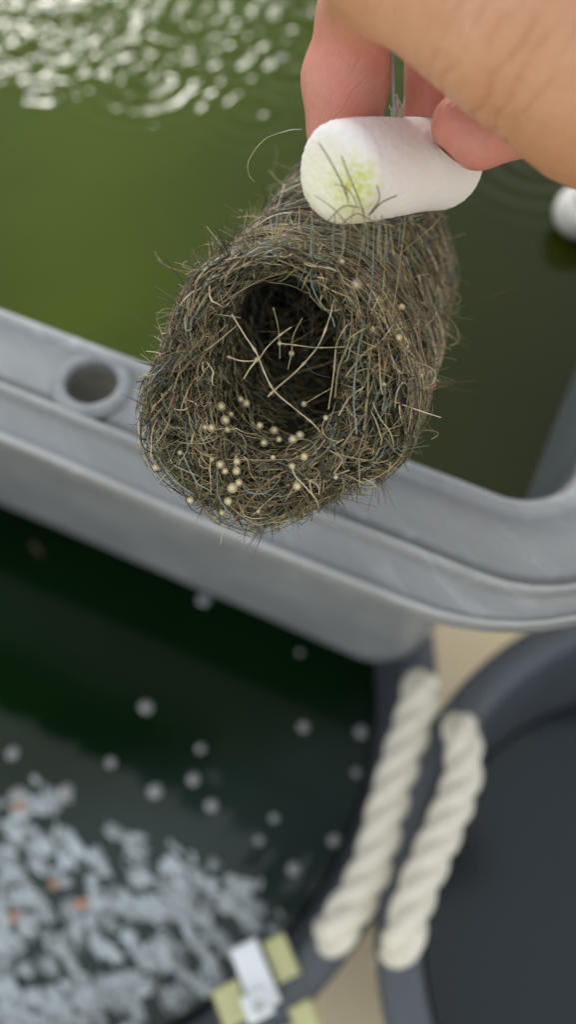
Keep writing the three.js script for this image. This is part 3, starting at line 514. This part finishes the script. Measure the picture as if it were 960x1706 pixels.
// ---------------------------------------------------------------- line between the fingers
{
  const l = thing('nylon_line', 'thin clear nylon line running from the float up between the fingers', 'line'), m = phys({ color: lin(.75, .77, .76), roughness: .15, transmission: .7, thickness: 0 });
  mesh('line', tube([at(657, -30, .2), at(654, 60, .2), at(655, 130, .2), at(658, 190, .2), at(662, 235, .205)], .0004, 8), m, l);
  const t = []; for (let i = 0; i < 16; i++) { const x = rr(655, 676), y = rr(196, 215); t.push(tube([at(x, y, .201), at(x + rr(-4, 4), y - 20, .2005), at(x + rr(-10, 8), y - rr(25, 48), .2)], .00016, 4)); }
  mesh('frayed_end', mergeGeometries(t), std({ color: lin(.55, .52, .42), roughness: .8 }), l);
}

// ---------------------------------------------------------------- the hand
{
  const bone = [];                                       // [a, b, ra, rb, blend colour 0 tan .. 1 pink]
  const J = (x, y, d, r) => ({ p: cam(x, y, d), r });
  const add = (a, b, pink, k = .004) => bone.push({ a: a.p, b: b.p, ra: a.r, rb: b.r, pink, k });
  const wrist = J(1650, -60, .150, .030), palm = J(1290, 30, .168, .034), pal2 = J(1230, -180, .168, .032), mcp = J(1014, 104, .166, .0195), mid = J(860, 22, .163, .0150), pip = J(655, -78, .166, .0112);
  const web = J(1040, -90, .166, .026);
  add(J(2300, -150, .15, .036), wrist, 0, .012); add(wrist, palm, 0, .02); add(palm, mcp, 0, .014); add(palm, pal2, 0, .02); add(pal2, web, 0, .016); add(web, mid, 0, .012); add(mcp, mid, 0, .008); add(mid, pip, .1, .008); add(web, pip, 0, .012);
  const dip = J(596, 22, .194, .0083); add(pip, dip, .5, .005); add(dip, J(576, 130, .204, .0096), 1, .004); add(J(576, 130, .204, .0096), J(572, 214, .211, .0092), 1, .003);
  const tk = J(985, 150, .187, .0105); add(palm, tk, .2, .012); add(tk, J(800, 226, .1945, .0068), 1, .003); add(J(800, 226, .1945, .0068), J(766, 208, .1955, .0064), 1, .0025);      // thumb, its tip on the float
  add(J(830, -40, .2, .0085), J(735, 60, .209, .0080), .8, .005); add(J(735, 60, .209, .0080), J(722, 196, .214, .0073), 1, .0012); add(web, J(830, -40, .2, .0085), .3, .008);         // middle finger behind the line
  add(pal2, J(1080, -200, .2, .011), .2, .008); add(J(1080, -200, .2, .011), J(960, -60, .222, .0088), .6, .005); add(J(960, -60, .222, .0088), J(965, 40, .232, .0078), 1, .003);       // ring and little finger curled out of view
  add(pal2, J(1220, -160, .215, .010), .2, .008); add(J(1220, -160, .215, .010), J(1120, -30, .236, .0075), .6, .005); add(J(1120, -30, .236, .0075), J(1110, 60, .24, .0066), 1, .003);
  for (const b of bone) { b.d = b.b.map((v, i) => v - b.a[i]); b.l2 = b.d.reduce((s, v) => s + v * v, 0); }
  const ex = cam(1, 0, 1)[0] - cam(0, 0, 1)[0];
  const crA = cam(690, 110, .152), crB = cam(850, 240, .155);     // the creased stretch along the knuckle
  const cd = crB.map((v, i) => v - crA[i]), cl = Math.hypot(...cd);
  let pinkAt = 0, foldAt = 0;
  const sdf = (x, y, z, fine = true) => {
    let d = 1, pk = 0, ws = 0;
    for (const b of bone) {
      const px = x - b.a[0], py = y - b.a[1], pz = z - b.a[2], t = clamp((px * b.d[0] + py * b.d[1] + pz * b.d[2]) / b.l2, 0, 1);
      const q = Math.hypot(px - b.d[0] * t, py - b.d[1] * t, pz - b.d[2] * t) - mix(b.ra, b.rb, t);
      const w = Math.exp(-Math.max(q, -.004) * 700); pk += w * b.pink; ws += w;
      const h = Math.max(b.k - Math.abs(d - q), 0) / b.k; d = Math.min(d, q) - h * h * b.k * .25;
    }
    pinkAt = ws > 1e-12 ? pk / ws : 0;
    foldAt = 0;
    if (Math.abs(d) < .004) {
      const s = ((x - crA[0]) * cd[0] + (y - crA[1]) * cd[1]) / cl, across = ((x - crA[0]) * cd[1] - (y - crA[1]) * cd[0]) / cl;   // along the edge, and back from it
      const inside = sstep(-.006, .004, s) * sstep(cl + .006, cl - .004, s) * sstep(.026, .004, Math.abs(across)) * (1 - pinkAt);
      const wv = s * 1500 + 2.2 * N3(x * 160, y * 160, z * 160) + across * 130, cr = Math.exp(-Math.pow(Math.sin(wv * .55) / .34, 2));
      foldAt = inside * cr * clamp(.6 + N3(x * 140, y * 140, 4), 0, 1.2); if (!fine) return d;
      d += inside * .0006 * cr * (1 + 1.3 * N3(x * 140, y * 140, 4));
      d += .00010 * N3(x * 260, y * 260, z * 260) * (1 - .7 * pinkAt) + .0006 * N3(x * 70 + 3, y * 70, z * 70);
    }
    return d;
  };
  const lo = cam(480, 340, .16).map((v, i) => [-.006, .030, -.245][i]), hi = [.098, .135, -.125];
  const g1 = isoMesh((x, y, z) => { const d = sdf(x, y, z); return Math.max(d, x - .0955, y - .1325); }, [.000, .046, -.262], [.098, .136, -.125], .0006);
  const g2 = isoMesh((x, y, z) => Math.max(sdf(x, y, z, false), .0950 - x > 0 && .1320 - y > 0 ? Math.min(.0950 - x, .1320 - y) : -1), [-.02, -.05, -.29], [.29, .24, -.085], .003);
  const g = mergeGeometries([g1, g2]);
  paint(g, (x, y, z) => {
    sdf(x, y, z, false); const p = sstep(.05, 1.0, pinkAt), m = fbm(x * 90, y * 90, z * 90, 3), f = N3(x * 500, y * 500, z * 500);
    const tan = [.55 + .06 * m, .295 + .06 * m, .17 + .05 * m], pink = [.62 + .06 * m, .26 - .05 * m, .20 - .045 * m];
    const fo = foldAt; return tan.map((v, i) => mix(v, pink[i], p) * (1 + .05 * f) * (1 - fo * [.10, .24, .26][i]));
  });
  const p = g.attributes.position, uv = new Float32Array(p.count * 2);
  for (let i = 0; i < p.count; i++) { const x = p.getX(i), y = p.getY(i), z = p.getZ(i); uv[2 * i] = (x * .74 - y * .67) * 30; uv[2 * i + 1] = (x * .3 + y * .34 + z * .9) * 30; const w = camVec(x, y, z); p.setXYZ(i, w.x, w.y, w.z); }
  g.setAttribute('uv', new THREE.BufferAttribute(uv, 2)); g.computeVertexNormals();
  const bump = texture(1024, (u, v) => {
    const a = Math.abs(tn(u, v, 34, 2.5, 2)), b = Math.abs(tn(u, v, 20, 9.5, 2)), wob = .9 * tn(u, v, 5, 3.7, 3), l1 = Math.abs(Math.sin((u * 11 + wob) * 3.14159)), l2 = Math.abs(Math.sin((u * 27 + wob * 2.2 + v) * 3.14159)), msk = sstep(-.12, .25, tn(u, v, 4, 21.5, 2));
    const c = .62 + .5 * Math.min(a, b * 1.2) - .26 * msk * Math.exp(-Math.pow(l1 / .16, 2)) - .12 * Math.exp(-Math.pow(l2 / .22, 2)) * (.4 + .6 * msk); return [c, c, c]; });
  const person = thing('person', 'tanned hand pinching the white float between its fingers', 'person');
  mesh('hand', g, phys({ vertexColors: true, roughness: .42, bumpMap: bump, bumpScale: .0005, specularIntensity: .8 }), person);
  // thumbnail edge, a pale sliver along the tip that presses on the float
  const ng = new THREE.SphereGeometry(1, 24, 12, 0, 6.2832, 0, .62), nm = new THREE.Matrix4();
  const zx = camVec(.78, -.55, -.1).sub(camVec(0, 0, 0)).normalize(), zy = camVec(-.50, -.62, -.55).sub(camVec(0, 0, 0)).normalize(), zz = new THREE.Vector3().crossVectors(zx, zy).normalize(), yy = new THREE.Vector3().crossVectors(zz, zx);
  nm.makeBasis(zx.multiplyScalar(.0092), yy.multiplyScalar(.0069), zz.multiplyScalar(.0075)); nm.setPosition(at(783, 221, .1955)); ng.applyMatrix4(nm);
  mesh('thumbnail', ng, phys({ color: lin(.72, .50, .42), roughness: .3, clearcoat: .4 }), person);
}

renderer.render(scene, camera);
